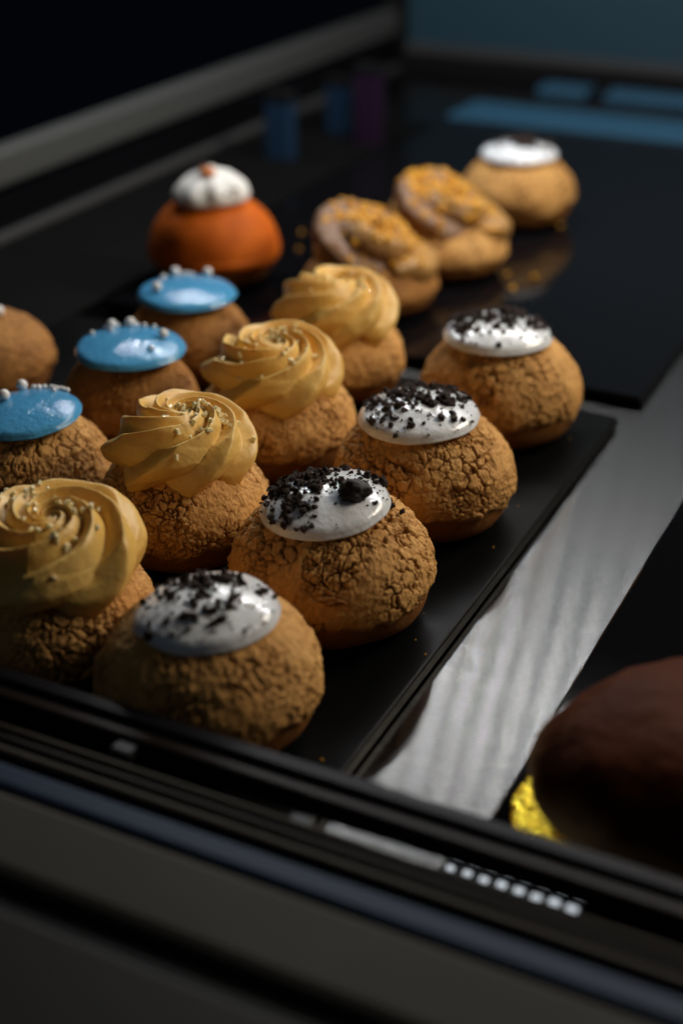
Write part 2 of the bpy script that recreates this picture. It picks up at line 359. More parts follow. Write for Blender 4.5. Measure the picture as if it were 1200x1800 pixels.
# ------------------------------------------------------------------ pastry builders
def choux(name, R, h, seed, nA, nz, mat, parent, c1=5.0e-3, d1=1.45e-3, d2=0.75e-3, lump=0.9e-3, lip=0.30, squash=1.0, rough=1.0):
    zc = 0.38*h
    t = np.linspace(0, 1, 600); psi = -pi/2 + t*pi
    r = np.where(psi < 0, np.cos(psi)**0.20, np.cos(psi)**0.92)*R
    z = np.where(psi < 0, zc - zc*np.abs(np.sin(psi))**1.0, zc + (h-zc)*np.abs(np.sin(psi))**1.06)
    r[0] = 0; r[-1] = 0
    s = np.concatenate([[0], np.cumsum(np.hypot(np.diff(r), np.diff(z)))]); s /= s[-1]
    ss = np.linspace(0.012, 0.993, nz)
    # underside sparsely: it cannot be seen
    rr = np.interp(ss, s, r); zz = np.interp(ss, s, z)
    dr = np.gradient(rr); dz = np.gradient(zz); L = np.hypot(dr, dz); nr = dz/L; nzv = -dr/L
    th = np.arange(nA)*2*pi/nA
    ct, stn = np.cos(th), np.sin(th)
    P = np.stack([rr[:, None]*ct, rr[:, None]*stn, zz[:, None] + 0*ct], -1).reshape(-1, 3)
    N = np.stack([nr[:, None]*ct, nr[:, None]*stn, nzv[:, None] + 0*ct], -1).reshape(-1, 3)
    off = np.array([seed*0.173, seed*0.311, seed*0.071])
    Q = P + off
    low = fbm(Q, 38, seed, 2)
    d = lump*low*1.6
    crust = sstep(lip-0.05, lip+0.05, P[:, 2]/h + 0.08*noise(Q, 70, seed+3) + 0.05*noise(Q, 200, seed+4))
    W = Q + 0.0019*np.stack([fbm(Q, 230, seed+20, 2), fbm(Q, 230, seed+21, 2), fbm(Q, 230, seed+22, 2)], -1) + 0.00055*np.stack([noise(Q, 900, seed+24), noise(Q, 900, seed+25), noise(Q, 900, seed+26)], -1)
    f1, f2, cid = worley(W, 1/c1, seed)
    g1, g2, cid2 = worley(W*np.array([1, 1, 1.0]), 2.3/c1, seed+40)
    wid = 0.09 + 0.09*noise(Q, 120, seed+5)
    k1 = sstep(0.01, 0.01 + np.maximum(wid, 0.045), f2-f1)
    k2 = sstep(0.02, 0.17, g2-g1)
    m1 = sstep(-0.35, 0.35, noise(Q, 85, seed+6))
    m2 = sstep(-0.25, 0.4, noise(Q, 110, seed+7))
    topf = 1 - 0.35*sstep(0.88, 1.0, P[:, 2]/h)
    e = -d1*(1-k1)*m1 - d2*(1-k2)*m2 + 0.75e-3*(cid-0.5)*k1*m1 + 0.42e-3*(cid2-0.5)*k2*(0.4+0.6*m2) + rough*(0.42e-3*fbm(Q, 480, seed+8, 3) + 0.22e-3*noise(Q, 1300, seed+18)) + 0.10e-3*(0.6-f1)
    low_e = 0.35e-3*fbm(Q*np.array([1, 1, 0.4]), 150, seed+9, 3) - 1.6e-3
    d = d + np.where(True, crust*e*topf + (1-crust)*low_e, 0)
    V = P + N*d[:, None]
    V[:, 2] = np.maximum(V[:, 2], 0.0002)
    crack = np.minimum(1-(1-k1)*m1*0.95, 1-(1-k2)*m2*0.6)
    F4 = grid_faces(nz, nA)
    V = np.vstack([V, [[0, 0, 0.0002], [0, 0, V[-nA:, 2].mean()]]]); nb = nz*nA
    j = np.arange(nA); j2 = (j+1) % nA
    F3 = np.concatenate([np.stack([np.full(nA, nb), j2, j], -1), np.stack([np.full(nA, nb+1), (nz-1)*nA+j, (nz-1)*nA+j2], -1)])
    me = mesh_np(name, V, F4, F3)
    attr(me, 'plate', np.concatenate([0.5 + 0.6*(cid-0.5)*m1 + 0.5*(cid2-0.5), [0.5, 0.5]]))
    attr(me, 'crack', np.concatenate([crack, [1, 1]])); attr(me, 'crust', np.concatenate([crust, [0, 1]]))
    return link(name, me, mat, parent)

class Cap:
    """a round cap of icing: z as a function of the place on it"""
    def __init__(s, R, dome, edge, sag, seed, rip=0.0003, power=2.0):
        s.R, s.dome, s.edge, s.sag, s.seed, s.rip, s.pw = R, dome, edge, sag, seed, rip, power
    def Rth(s, th):
        Q = np.stack([np.cos(th), np.sin(th), 0*th], -1)
        return s.R*(1 + 0.035*noise(Q, 1.3, s.seed) + 0.012*noise(Q, 4, s.seed+1))
    def top(s, x, y):
        x = np.atleast_1d(np.asarray(x, float)); y = np.atleast_1d(np.asarray(y, float))
        th = np.arctan2(y, x); rho = np.clip(np.hypot(x, y)/s.Rth(th), 0, 1)
        Q = np.stack([x, y, 0*x], -1)
        z = s.dome*(1-rho**s.pw) - s.sag*rho**2
        return z + s.rip*fbm(Q, 170, s.seed+3, 2)*(1-rho**6) + s.rip*1.5*noise(Q, 70, s.seed+4)
    def mesh(s, name, na=110, nr=40):
        th = np.arange(na)*2*pi/na; Rt = s.Rth(th)
        rows = []
        e = s.edge
        for k in range(nr):                              # from the middle out to the rim
            q = (k+0.5)/nr; q = 1-(1-q)**1.4
            x = Rt*np.cos(th)*q; y = Rt*np.sin(th)*q
            rr = np.clip((q-0.9)/0.1, 0, 1)
            z = s.top(x, y) - e*0.5*(1-np.sqrt(np.maximum(0, 1-rr**2)))
            rows.append(np.stack([x, y, z], -1))
        for a in np.linspace(0.15, 1, 7):                # round the rim, then under
            ang = a*pi/2
            q = 1 + 0.022*math.sin(min(ang*2, pi)); 
            x = Rt*np.cos(th)*(q - 0.04*max(0, a-0.6)); y = Rt*np.sin(th)*(q - 0.04*max(0, a-0.6))
            z = -s.sag - e*0.5 - e*0.5*a + 0*x + s.rip*1.5*noise(np.stack([x, y, 0*x], -1), 70, s.seed+4)
            rows.append(np.stack([x, y, z], -1))
        for q in (0.9, 0.7, 0.4, 0.1):
            x = Rt*np.cos(th)*q; y = Rt*np.sin(th)*q
            rows.append(np.stack([x, y, -s.sag*q*q - e*1.02 + 0*x], -1))
        V = np.vstack(rows); n = len(rows)
        F4 = grid_faces(n, na)[:, ::-1]
        nb = len(V); V = np.vstack([V, [[0, 0, V[:na, 2].mean()], [0, 0, V[-na:, 2].mean()]]])
        j = np.arange(na); j2 = (j+1) % na
        F3 = np.concatenate([np.stack([np.full(na, nb), j, j2], -1), np.stack([np.full(na, nb+1), (n-1)*na+j2, (n-1)*na+j], -1)])
        return mesh_np(name, V, F4, F3)

def tilt_rot(right_up, away_up):
    """tilt given in degrees: right side of the view up, far side up"""
    ax = Vector(FV) ; ay = Vector(RV)
    m = Matrix.Rotation(-rad(right_up), 3, ax) @ Matrix.Rotation(rad(away_up), 3, ay)
    return m.to_euler()

crumbs = [chunk_mesh('cookie_crumb', 2, 50+k, 0.75, (1, 0.9, 0.75)) for k in range(7)]
for m in crumbs: m.materials.append(M['crumb'])
nuts = [chunk_mesh('nut_piece', 1, 80+k, 0.6, (1, 0.85, 0.7)) for k in range(5)]
for m in nuts: m.materials.append(M['nut'])

def join_small(name, mesh_list, items, mat, parent):
    """many tiny pieces as one mesh: items = (x, y, z, size, seed)"""
    Vs, Fs, nb = [], [], 0
    rnd = random.Random(5)
    for x, y, z, sz in items:
        me = mesh_list[rnd.randrange(len(mesh_list))]
        V = np.zeros(len(me.vertices)*3); me.vertices.foreach_get('co', V); V = V.reshape(-1, 3)
        R = np.array(Matrix.Rotation(rnd.uniform(0, 6.28), 3, Vector((rnd.gauss(0, 1), rnd.gauss(0, 1), rnd.gauss(0, 1))).normalized()))
        F = np.zeros(len(me.loops), np.int32); me.loops.foreach_get('vertex_index', F)
        Vs.append(V@R.T*sz + np.array([x, y, z])); Fs.append(F.reshape(-1, 3)+nb); nb += len(V)
    me = mesh_np(name, np.vstack(Vs), None, np.vstack(Fs), smooth=False)
    o = link(name, me, mat, parent); o['kind'] = 'stuff'
    return o
tinies = [chunk_mesh('tiny', 1, 60+k, 0.7) for k in range(4)]

def uv2xy(u, v): return u*RV[0] + v*FV[0], u*RV[1] + v*FV[1]

def add_crumbs(cap, icing, blobs, n_small, seed, big=()):
    """blobs: (u, v, su, sv, count, size) in units of the cap's radius, u to the right, v away"""
    rnd = random.Random(seed); spots = []; blobs = [(u, v - 0.14, a*1.2, b*1.45, int(n*(1.28 if seed == 7 else 1.12)), z*1.18) for u, v, a, b, n, z in blobs]
    for u, v, su, sv, cnt, sz in blobs:
        k = 0
        while k < cnt:
            uu, vv = rnd.gauss(u, su), rnd.gauss(v, sv)
            rr = math.hypot(uu, vv)
            if rr > 1.0: continue
            x, y = uv2xy(uu*cap.R, vv*cap.R); s = sz*rnd.choice((0.4, 0.55, 0.7, 0.85, 1.0, 1.35))*rnd.uniform(0.85, 1.15)
            spots.append((x, y, s)); k += 1
    zs = cap.top([s[0] for s in spots], [s[1] for s in spots])
    for k, ((x, y, s), z) in enumerate(zip(spots, zs)):
        o = link('cookie_crumb', crumbs[k % len(crumbs)], None, icing, (x, y, float(z) + 0.25*s), (rnd.uniform(0, 6.3), rnd.uniform(0, 6.3), rnd.uniform(0, 6.3)))
        o.scale = (s*rnd.uniform(0.8, 1.2), s*rnd.uniform(0.8, 1.2), s*rnd.uniform(0.7, 1.0))
    it = []
    for k in range(n_small):
        u, v, su, sv, cnt, sz = blobs[rnd.randrange(len(blobs))]
        uu, vv = rnd.gauss(u, su*1.35), rnd.gauss(v, sv*1.35)
        if math.hypot(uu, vv) > 1.0: continue
        x, y = uv2xy(uu*cap.R, vv*cap.R); it.append((x, y, rnd.uniform(0.00022, 0.0005)))
    z = cap.top([i[0] for i in it], [i[1] for i in it])
    join_small('crumb_dust', tinies, [(a, b, float(c)+0.0001, s) for (a, b, s), c in zip(it, z)], M['crumb'], icing)

HI, MD, LO = (600, 215), (400, 150), (220, 84)

# ---- white iced buns with cookie crumbs
WHITE = [
 # x, y, R, h, seed, res, label, (du, dv, z, Ricing, tilt right, tilt away), blobs, nsmall
 (-0.1925, 0.3003, 0.0345, 0.0425, 4, MD, 'crackled bun with white icing nearest the viewer, cut by the front frame', (0.000, 0.0005, 0.0382, 0.0212, 3, 0),
  [(-0.10, 0.50, 0.30, 0.20, 62, 0.00105), (-0.30, -0.10, 0.20, 0.25, 24, 0.00105), (0.05, -0.30, 0.22, 0.16, 22, 0.0010), (0.55, 0.35, 0.2, 0.16, 10, 0.0011), (0.1, -0.3, 0.45, 0.3, 12, 0.0007)], 120),
 (-0.1872, 0.3734, 0.0352, 0.0440, 7, HI, 'crackled bun whose white icing carries one big black cookie chunk', (-0.0030, 0.0, 0.0412, 0.0216, 6, 2),
  [(-0.52, 0.12, 0.24, 0.30, 100, 0.00100), (-0.25, 0.66, 0.35, 0.15, 44, 0.0009), (-0.05, 0.30, 0.12, 0.12, 18, 0.0014), (-0.35, -0.42, 0.2, 0.13, 24, 0.001), (0.55, 0.2, 0.22, 0.3, 22, 0.0008), (0.75, 0.45, 0.12, 0.2, 10, 0.001)], 170),
 (-0.1870, 0.4517, 0.0351, 0.0440, 13, HI, 'crackled bun with cookie crumbs heaped along the back of its white icing', (-0.0033, 0.0, 0.0414, 0.0224, 3, 1),
  [(-0.1, 0.35, 0.42, 0.27, 140, 0.00105), (-0.6, 0.05, 0.2, 0.35, 36, 0.0009), (0.4, 0.1, 0.25, 0.25, 22, 0.00125), (0.0, -0.35, 0.45, 0.22, 18, 0.0008), (0.5, 0.7, 0.25, 0.15, 30, 0.001)], 220),
 (-0.1886, 0.5393, 0.0351, 0.0462, 21, MD, 'crackled bun with dark crumbs on white icing at the far corner of the front board', (-0.0026, 0.0, 0.0434, 0.0226, 0, 0),
  [(-0.15, 0.40, 0.5, 0.28, 125, 0.0011), (0.55, 0.2, 0.28, 0.3, 44, 0.0011), (-0.7, 0.1, 0.16, 0.3, 30, 0.0010), (0.1, 0.1, 0.35, 0.2, 26, 0.001)], 200),
 (-0.2900, 0.8380, 0.0356, 0.0425, 29, LO, 'pale bun with white icing farthest away at the back of the tray', (-0.0008, 0.0, 0.0408, 0.0232, 0, 0),
  [(0.3, 0.12, 0.22, 0.22, 16, 0.0024), (-0.25, 0.25, 0.18, 0.2, 10, 0.0024), (0.1, -0.1, 0.25, 0.15, 6, 0.0018)], 20),
]
for x, y, R, h, seed, res, label, (du, dv, zi, Ri, tr, ta), blobs, ns in WHITE:
    t = thing('cream_puff', label, 'cream puff', (x, y, 0), 'white iced cream puffs with cookie crumbs')
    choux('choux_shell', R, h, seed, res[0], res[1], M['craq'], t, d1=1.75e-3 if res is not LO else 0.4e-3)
    cap = Cap(Ri, 0.0030, 0.0034, 0.0024, seed)
    ox, oy = uv2xy(du, dv)
    ic = link('icing', cap.mesh('icing'), M['white'], t, (ox, oy, zi + 0.0046), tilt_rot(tr, ta))
    add_crumbs(cap, ic, blobs, ns, seed)
    if seed == 7:
        x0, y0 = uv2xy(0.47*Ri, -0.28*Ri)
        ck = link('cookie_chunk', chunk_mesh('cookie_chunk', 4, 91, 0.45, (0.0050, 0.0040, 0.0034), smooth=True, sc=1.1), M['chunk'], ic, (x0, y0, float(cap.top(x0, y0)[0]) + 0.0012), (0.2, 0.1, 0.3))
        rnd = random.Random(2)
        for k in range(34):                               # grains clinging to the chunk
            a = rnd.uniform(0, 6.28); q = rnd.uniform(0.5, 1.05); uu, vv = 0.0052*q*math.cos(a), 0.0042*q*math.sin(a)
            if vv < -0.001 and rnd.random() < 0.7: continue
            gx, gy = uv2xy(uu, vv)
            o = link('cookie_crumb', crumbs[k % 7], None, ic, (x0+gx, y0+gy, float(cap.top(x0, y0)[0]) + 0.0040*(1.15-q) + 0.0006), (rnd.uniform(0, 6), rnd.uniform(0, 6), 0))
            s = rnd.uniform(0.0006, 0.0012); o.scale = (s, s, s)
        for (uu, vv, s) in ((0.0215, 0.001, 0.0016), (0.0230, 0.000, 0.0012), (0.0262, -0.001, 0.0012), (0.0222, 0.003, 0.0012)):
            gx, gy = uv2xy(uu - 0.003, vv)
            zz = 0.43*h + 0.57*h*max(0.0, 1-(math.hypot(gx, gy)/R)**2.4)**0.5
            o = link('cookie_crumb', crumbs[3], None, t, (gx, gy, zz + 0.0003), (1, 2, 0.5)); o.scale = (s, s, s*0.8)
        # a loose flake of crust and the bald patch below it
        fl = link('crust_flake', chunk_mesh('crust_flake', 3, 23, 0.7, (0.0042, 0.0013, 0.0011), sc=1.4), M['craq'], t, tuple(np.array([0, 0, 0.0250]) - FV*(R*0.985) - RV*0.0006), (0, 0.1, YAW))

# ---- blue glazed buns with sugar pearls
BLUE = [
 (-0.3230, 0.3855, 0.0325, 0.0415, 33, MD, 'bun with blue glaze cut by the left edge, nearest of the blue ones', (0.0, 0.0, 0.0428, 0.0212, 4, 0),
  [(-4.1, 19.5, 2.2), (-7.6, 5.1, 2.2)], [(0.2, 19.8), (2.2, 20.0), (4.4, 19.8), (2.7, 17.4), (8.3, 18.6), (9.7, 17.2), (11.1, 17.6), (14.0, 15.4), (9.4, 13.0), (7.0, 19.2), (12.4, 16.4)]),
 (-0.3270, 0.4605, 0.0295, 0.0405, 37, MD, 'bun with blue glaze between two other blue ones, pearls at the rim', (0.0012, -0.001, 0.0422, 0.0226, 0, 0),
  [(-9.5, 17.0, 2.1), (-1.9, 19.0, 2.2), (14.1, 3.1, 2.1)], [(-9.1, 11.4), (-7.4, 19.4), (0.7, 20.4), (-17.0, 10.0), (8.6, 16.7), (-12.2, 16.6), (10.5, -9.9), (4.2, 18.6)]),
 (-0.3420, 0.5320, 0.0298, 0.0395, 41, LO, 'bun with blue glaze just in front of the orange bun', (0.0, -0.001, 0.0410, 0.0225, 0, 1),
  [(-7.0, 19.8, 2.3), (8.4, 18.8, 2.2), (-12.7, -5.3, 2.2)], [(-12.3, 16.4), (-3.4, 20.2), (1.1, 15.9), (-12.0, 9.5), (-1.5, 20.4)]),
]
pearl_me = chunk_mesh('sugar_pearl', 3, 1, 0.06, smooth=True); pearl_me.materials.append(M['pearl'])
pearl_small = chunk_mesh('sugar_pearl_small', 2, 2, 0.08, smooth=True); pearl_small.materials.append(M['pearl'])
for x, y, R, h, seed, res, label, (du, dv, zi, Ri, tr, ta), big, small in BLUE:
    t = thing('cream_puff', label, 'cream puff', (x, y, 0), 'blue glazed cream puffs with sugar pearls')
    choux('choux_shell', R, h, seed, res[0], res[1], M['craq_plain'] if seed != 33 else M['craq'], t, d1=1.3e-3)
    cap = Cap(Ri, 0.0026, 0.0026, 0.0006, seed, rip=0.00024, power=2.2)
    ox, oy = uv2xy(du, dv)
    ic = link('blue_glaze', cap.mesh('blue_glaze'), M['blue'], t, (ox, oy, zi + 0.0012), tilt_rot(tr, ta))
    for u, v, r in big:
        px, py = uv2xy(u/1000, v/1000)
        o = link('sugar_pearl', pearl_me, None, ic, (px, py, float(cap.top(px, py)[0]) + r*0.00085)); o.scale = (r/1000,)*3
    for u, v in small:
        px, py = uv2xy(u/1000, v/1000)
        o = link('sugar_pearl', pearl_small, None, ic, (px, py, float(cap.top(px, py)[0]) + 0.0006)); o.scale = (0.00105,)*3

# ---- piped rosettes
def rope(name, r0, r1, z0, z1, rho0, rho1, th0, turns, nl, depth, twist, seed, mat, parent, ns=300, nc=98, loc=(0, 0, 0), rot=(0, 0, 0), lobe_attr=False, tail=0.0, squash=0.9):
    t = np.linspace(0, 1, ns)
    th = th0 + 2*pi*turns*t
    r = r0 + (r1-r0)*t**1.0
    z = z0 + (z1-z0)*sstep(0.12, 0.95, t)
    rho = rho0 + (rho1-rho0)*t**1.2
    rho = rho*(0.62 + 0.38*sstep(0, 0.06, t))*(1-0.75*sstep(0.93, 1.0, t))
    r = r + tail*(1-sstep(0, 0.16, t))                  # the start swings out
    cen = np.stack([r*np.cos(th), r*np.sin(th), z], -1)
    tan = np.gradient(cen, axis=0); tan /= np.linalg.norm(tan, axis=1)[:, None]
    upv = np.array([0, 0, 1.0]); side = np.cross(tan, upv); side /= np.linalg.norm(side, axis=1)[:, None]
    up = np.cross(side, tan)
    ph = np.arange(nc)*2*pi/nc
    tw = twist*t
    a = (ph[None, :] + tw[:, None])*nl/(2*pi)
    f = a - np.floor(a)
    tri = np.where(f < 0.62, f/0.62, (1-f)/0.38)         # leaning ridges
    tri = 0.35*(0.5-0.5*np.cos(pi*tri)) + 0.65*tri**0.85
    prof = 1 - depth + depth*1.55*tri
    rad_ = rho[:, None]*prof
    P = cen[:, None, :] + rad_[..., None]*(np.cos(ph)[None, :, None]*side[:, None, :] + squash*np.sin(ph)[None, :, None]*up[:, None, :])
    P = P.reshape(-1, 3)
    Q = P + seed*0.37
    dirv = P - np.repeat(cen, nc, 0)
    P = P + dirv*(0.11*fbm(Q, 95, seed, 2) + 0.022*noise(Q, 240, seed+9) + 0.024*noise(Q, 600, seed+2) + 0.010*noise(Q, 1700, seed+4))[:, None]
    nb = len(P)
    V = np.vstack([P, [cen[0] - tan[0]*rho0*0.10, cen[-1]]])
    j = np.arange(nc); j2 = (j+1) % nc
    F4 = grid_faces(ns, nc)
    F3 = np.concatenate([np.stack([np.full(nc, nb), j2, j], -1), np.stack([np.full(nc, nb+1), (ns-1)*nc+j, (ns-1)*nc+j2], -1)])
    me = mesh_np(name, V, F4, F3)
    if lobe_attr:
        lb = (np.where(np.mod(np.floor(a), 2) < 1, sstep(0.15, 0.5, f), 1-sstep(0.15, 0.5, f))).ravel()
        attr(me, 'lobe', np.concatenate([lb, [0, 0]]))
    return link(name, me, mat, parent, loc, rot)

def rosette(name, Ro, ths, N, depth, seed, mat, parent, loc, rot, gside=0.75, gtop=2.3, hs=1.0):
    """a piped rosette: leaning ribs sweep up the side and spiral into the middle; its outer turn starts at azimuth ths"""
    nth, ns = 380, 150
    pr = np.array([(23.0, -8.0), (26.0, -6.2), (28.0, -2.0), (27.6, 2.4), (24.6, 7.2), (19.0, 10.8), (12.0, 12.9), (6.0, 13.2), (2.6, 12.0), (0.4, 10.8)])*0.001
    L = np.concatenate([[0], np.cumsum(np.hypot(*np.diff(pr, axis=0).T))]); L /= L[-1]
    sv = np.linspace(0, 1, ns)
    k = np.linspace(0, 1, 400); rr = np.interp(k, L, pr[:, 0]); zz = np.interp(k, L, pr[:, 1])
    ker = np.hanning(41); ker /= ker.sum()
    pad = lambda a: np.convolve(np.concatenate([2*a[0]-a[20:0:-1], a, 2*a[-1]-a[-2:-22:-1]]), ker, 'valid')
    rr, zz = pad(rr), pad(zz)
    r = np.interp(sv, k, rr)*Ro/0.028; z = np.interp(sv, k, zz)*hs
    dr, dz = np.gradient(r), np.gradient(z); q = np.hypot(dr, dz); nr, nz = dz/q, -dr/q
    g = gside*np.clip((z+0.0105)/0.0180, 0, 1.2) + gtop*np.maximum(0, -np.log(np.maximum(r, 0.0015)/(Ro*0.86)))
    th = ths + np.arange(nth)*2*pi/nth
    u = np.arange(nth)/nth
    TH, S = np.meshgrid(th, sv); Z0 = np.repeat(z[:, None], nth, 1); R0 = np.repeat(r[:, None], nth, 1); G = np.repeat(g[:, None], nth, 1)
    base = np.stack([R0*np.cos(TH), R0*np.sin(TH), Z0], -1).reshape(-1, 3) + seed*0.31
    wob = fbm(base, 60, seed, 2).reshape(TH.shape)
    outer = np.clip(R0/Ro, 0, 1)
    snail = 1 + (0.075 - 0.15*u[None, :])*outer**2*sstep(0.25, 0.7, outer)
    a = N*(TH - ths - G)/(2*pi) + 0.16*wob + 0.35*u[None, :]*0
    f = a - np.floor(a)
    tri = np.where(f < 0.36, f/0.36, (1-f)/0.64)
    tri = 0.35*(0.5-0.5*np.cos(pi*tri)) + 0.65*tri**0.9
    lobe = np.floor(a)
    lv = _hash(np.mod(lobe, N), 0*lobe, 0*lobe, seed)
    amp = depth*(0.36 + 0.64*sstep(0.10, 0.75, outer))*(0.8 + 0.4*lv)
    d = amp*(tri - 0.45) + 0.0012*wob + 0.00026*fbm(base, 330, seed+3, 2).reshape(TH.shape) + 0.00006*noise(base, 1500, seed+4).reshape(TH.shape)
    Rn = R0*snail + d*nr[:, None]; Zn = Z0 + d*nz[:, None] - 0.0030*tri*sstep(0.12, 0.0, S) + 0.0012*(0.5-u[None, :])*outer
    V = np.stack([Rn*np.cos(TH), Rn*np.sin(TH), Zn], -1).reshape(-1, 3)
    nb = len(V); V = np.vstack([V, [[0, 0, Zn[0].mean()], [0, 0, Zn[-1].mean()]]])
    j = np.arange(nth); j2 = (j+1) % nth
    F3 = np.concatenate([np.stack([np.full(nth, nb), j2, j], -1), np.stack([np.full(nth, nb+1), (ns-1)*nth+j, (ns-1)*nth+j2], -1)])
    return link(name, mesh_np(name, V, grid_faces(ns, nth), F3), mat, parent, loc, rot)

crystal_me = []
for k in range(4):
    bm = bmesh.new(); bmesh.ops.create_cube(bm, size=1)
    rr = random.Random(k)
    for v in bm.verts: v.co = (v.co.x*(1.0+rr.uniform(-.2, .2)), v.co.y*(0.6+rr.uniform(-.15, .15)), v.co.z*(0.5+rr.uniform(-.1, .1)))
    bmesh.ops.bevel(bm, geom=bm.edges[:], offset=0.08, segments=1, affect='EDGES')
    me = bpy.data.meshes.new('sugar_crystal'); bm.to_mesh(me); bm.free(); me.materials.append(M['crystal']); crystal_me.append(me)

def bvh_of(o):
    me = o.data
    return BVHTree.FromPolygons([v.co.copy() for v in me.vertices], [tuple(p.vertices) for p in me.polygons])

A0 = YAW                                                # azimuth of the view's right
CREAM = [
 # x, y, R, h, seed, res, label, (du,dv,z), start azimuth deg from the view's right, sugar blobs (u,v,s,n) mm
 (-0.2560, 0.3070, 0.0345, 0.0430, 51, HI, 'caramel rosette bun in the front left corner, cut by the left edge', (0.0035, -0.001, 0.0420), -100, 1.55,
  [(-11, 13, 5, 34), (2, 2, 5, 16), (9, -8, 6, 14), (3, -14, 6, 8)], 1.06),
 (-0.2565, 0.3895, 0.0322, 0.0430, 57, HI, 'caramel rosette bun with sugar grains on the right shoulder, behind the corner one', (0.001, -0.001, 0.0430), -165, 1.62,
  [(4, 0, 3.2, 20), (12, -4, 5, 30), (-4, 4, 3, 6), (0, -8, 8, 5)], 1.0),
 (-0.2615, 0.4680, 0.0336, 0.0420, 63, MD, 'open caramel rosette bun with sugar in its centre, left of the heaped crumb bun', (0.0005, -0.003, 0.0420), -176, 1.55,
  [(1, 2, 4, 22), (-12, -6, 5, 12), (9, 6, 6, 8), (5, -12, 6, 8)], 1.0),
 (-0.2730, 0.5460, 0.0328, 0.0405, 69, MD, 'pale caramel rosette bun farthest back, in front of the nut topped pastry', (0.001, -0.004, 0.0405), -172, 1.6,
  [(10, -2, 5, 6), (-3, -3, 5, 6)], 1.04),
]
TW = {51: (0.0272, 5, 0.0056, 0.95, 2.4, 9, 1.0), 57: (0.0250, 7, 0.0050, 1.0, 1.7, 0, 1.05), 63: (0.0254, 6, 0.0052, 1.05, 2.4, 8, 1.0), 69: (0.0258, 7, 0.0048, 1.05, 1.7, 0, 1.1)}
for x, y, R, h, seed, res, label, (du, dv, zi), az, turns, sug, sc in CREAM:
    t = thing('cream_puff', label, 'cream puff', (x, y, 0), 'cream puffs with a piped caramel rosette')
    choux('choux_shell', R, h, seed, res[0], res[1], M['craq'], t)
    ox, oy = uv2xy(du, dv)
    Ro, nlb, dep, gs, gt, til, hs = TW[seed]
    cr = rosette('cream_rosette', Ro, A0 + rad(az), nlb, dep, seed, M['cream'], t, (ox, oy, zi), tilt_rot(0, til), gs, gt, hs)
    bv = bvh_of(cr); rnd = random.Random(seed)
    for u, v, s, cnt in sug:
        for k in range(int(cnt*(0.75 if seed == 51 else 1.0))):
            px, py = uv2xy(rnd.gauss(u, s)/1000, rnd.gauss(v, s)/1000)
            hit = bv.ray_cast(Vector((px, py, 0.1)), Vector((0, 0, -1)))
            if hit[0] is None or hit[0].z < 0.001: continue
            o = link('sugar_crystal', crystal_me[k % 4], None, cr, hit[0] + hit[1]*0.0003, (rnd.uniform(0, 6), rnd.uniform(0, 6), rnd.uniform(0, 6)))
            q = rnd.uniform(0.0014, 0.0029); o.scale = (q, q, q)

# ---- orange bun
t = thing('cream_puff', 'orange velvet coated bun topped with a white cream dollop', 'cream puff', (-0.4030, 0.6580, 0))
choux('choux_shell', 0.0345, 0.0400, 77, 200, 70, M['craq_plain'], t, d1=0.4e-3, d2=0.2e-3)
def dome(name, R, h, z0, seed, mat, parent, loc=(0, 0, 0), ribs=0, rib=0.0, pw=0.75, lowcut=0.0, amp=0.0006, peak=0.0):
    na, nr = 120, 50; th = np.arange(na)*2*pi/na; rows = []
    for k in range(nr):
        p = -0.35 + (pi/2+0.35-0.02)*k/(nr-1)
        q = math.cos(p)**pw if p > 0 else math.cos(p*2.0)
        rr = R*q*(1 + rib*np.cos(ribs*th + 2.0*k/nr)*math.sin(max(0, pi*min(1, k/nr))) )
        zz = z0 + (h-z0)*(math.sin(p) if p > 0 else math.sin(p)*0.6) + peak*max(0, (k/nr-0.7)/0.3)**2
        if lowcut and p < 0.1: zz = zz + lowcut*noise(np.stack([np.cos(th), np.sin(th), 0*th], -1), 1.5, seed)
        rows.append(np.stack([rr*np.cos(th), rr*np.sin(th), zz+0*th], -1))
    V = np.vstack(rows); V = V + (V-np.array([0, 0, z0]))/R*(amp*fbm(V+seed, 60, seed, 3))[:, None]
    nb = len(V); V = np.vstack([V, [[0, 0, V[-na:, 2].mean()+1e-5]]]); j = np.arange(na); j2 = (j+1) % na
    me = mesh_np(name, V, grid_faces(nr, na), np.stack([np.full(na, nb), (nr-1)*na+j, (nr-1)*na+j2], -1))
    return link(name, me, mat, parent, loc)
dome('orange_coating', 0.0368, 0.0465, 0.0145, 5, M['orange'], t, lowcut=0.003, pw=0.78)
dl = dome('cream_dollop', 0.0208, 0.0180, 0.004, 9, M['whip'], t, (0.0005, -0.001, 0.0425), ribs=8, rib=0.055, pw=1.0, amp=0.0022, peak=0.0035)
pe = chunk_mesh('candied_peel', 2, 31, 0.5, (0.0052, 0.0040, 0.0030), smooth=True)
link('candied_peel', pe, M['candied'], dl, tuple(np.array([0, 0, 0.0182]) - FV*0.005 - RV*0.001), (0.5, 0.2, YAW))
o = link('dark_shaving', chunk_mesh('dark_shaving', 2, 32, 0.5, (0.0040, 0.0016, 0.0012)), M['chunk'], dl, tuple(np.array([0, 0, 0.0200]) + FV*0.001 - RV*0.0035), (0.2, 0.3, 0.4))
for u, v, z in ((9, -16.0, 9.5), (12.5, -13.8, 7.5), (13.5, -12.5, 11)):
    gx, gy = uv2xy(u/1000, v/1000); o = link('dark_shaving', o.data, None, dl, (gx, gy, z/1000), (1.3, 0.2, YAW)); o.scale = (0.35, 0.45, 1.1)

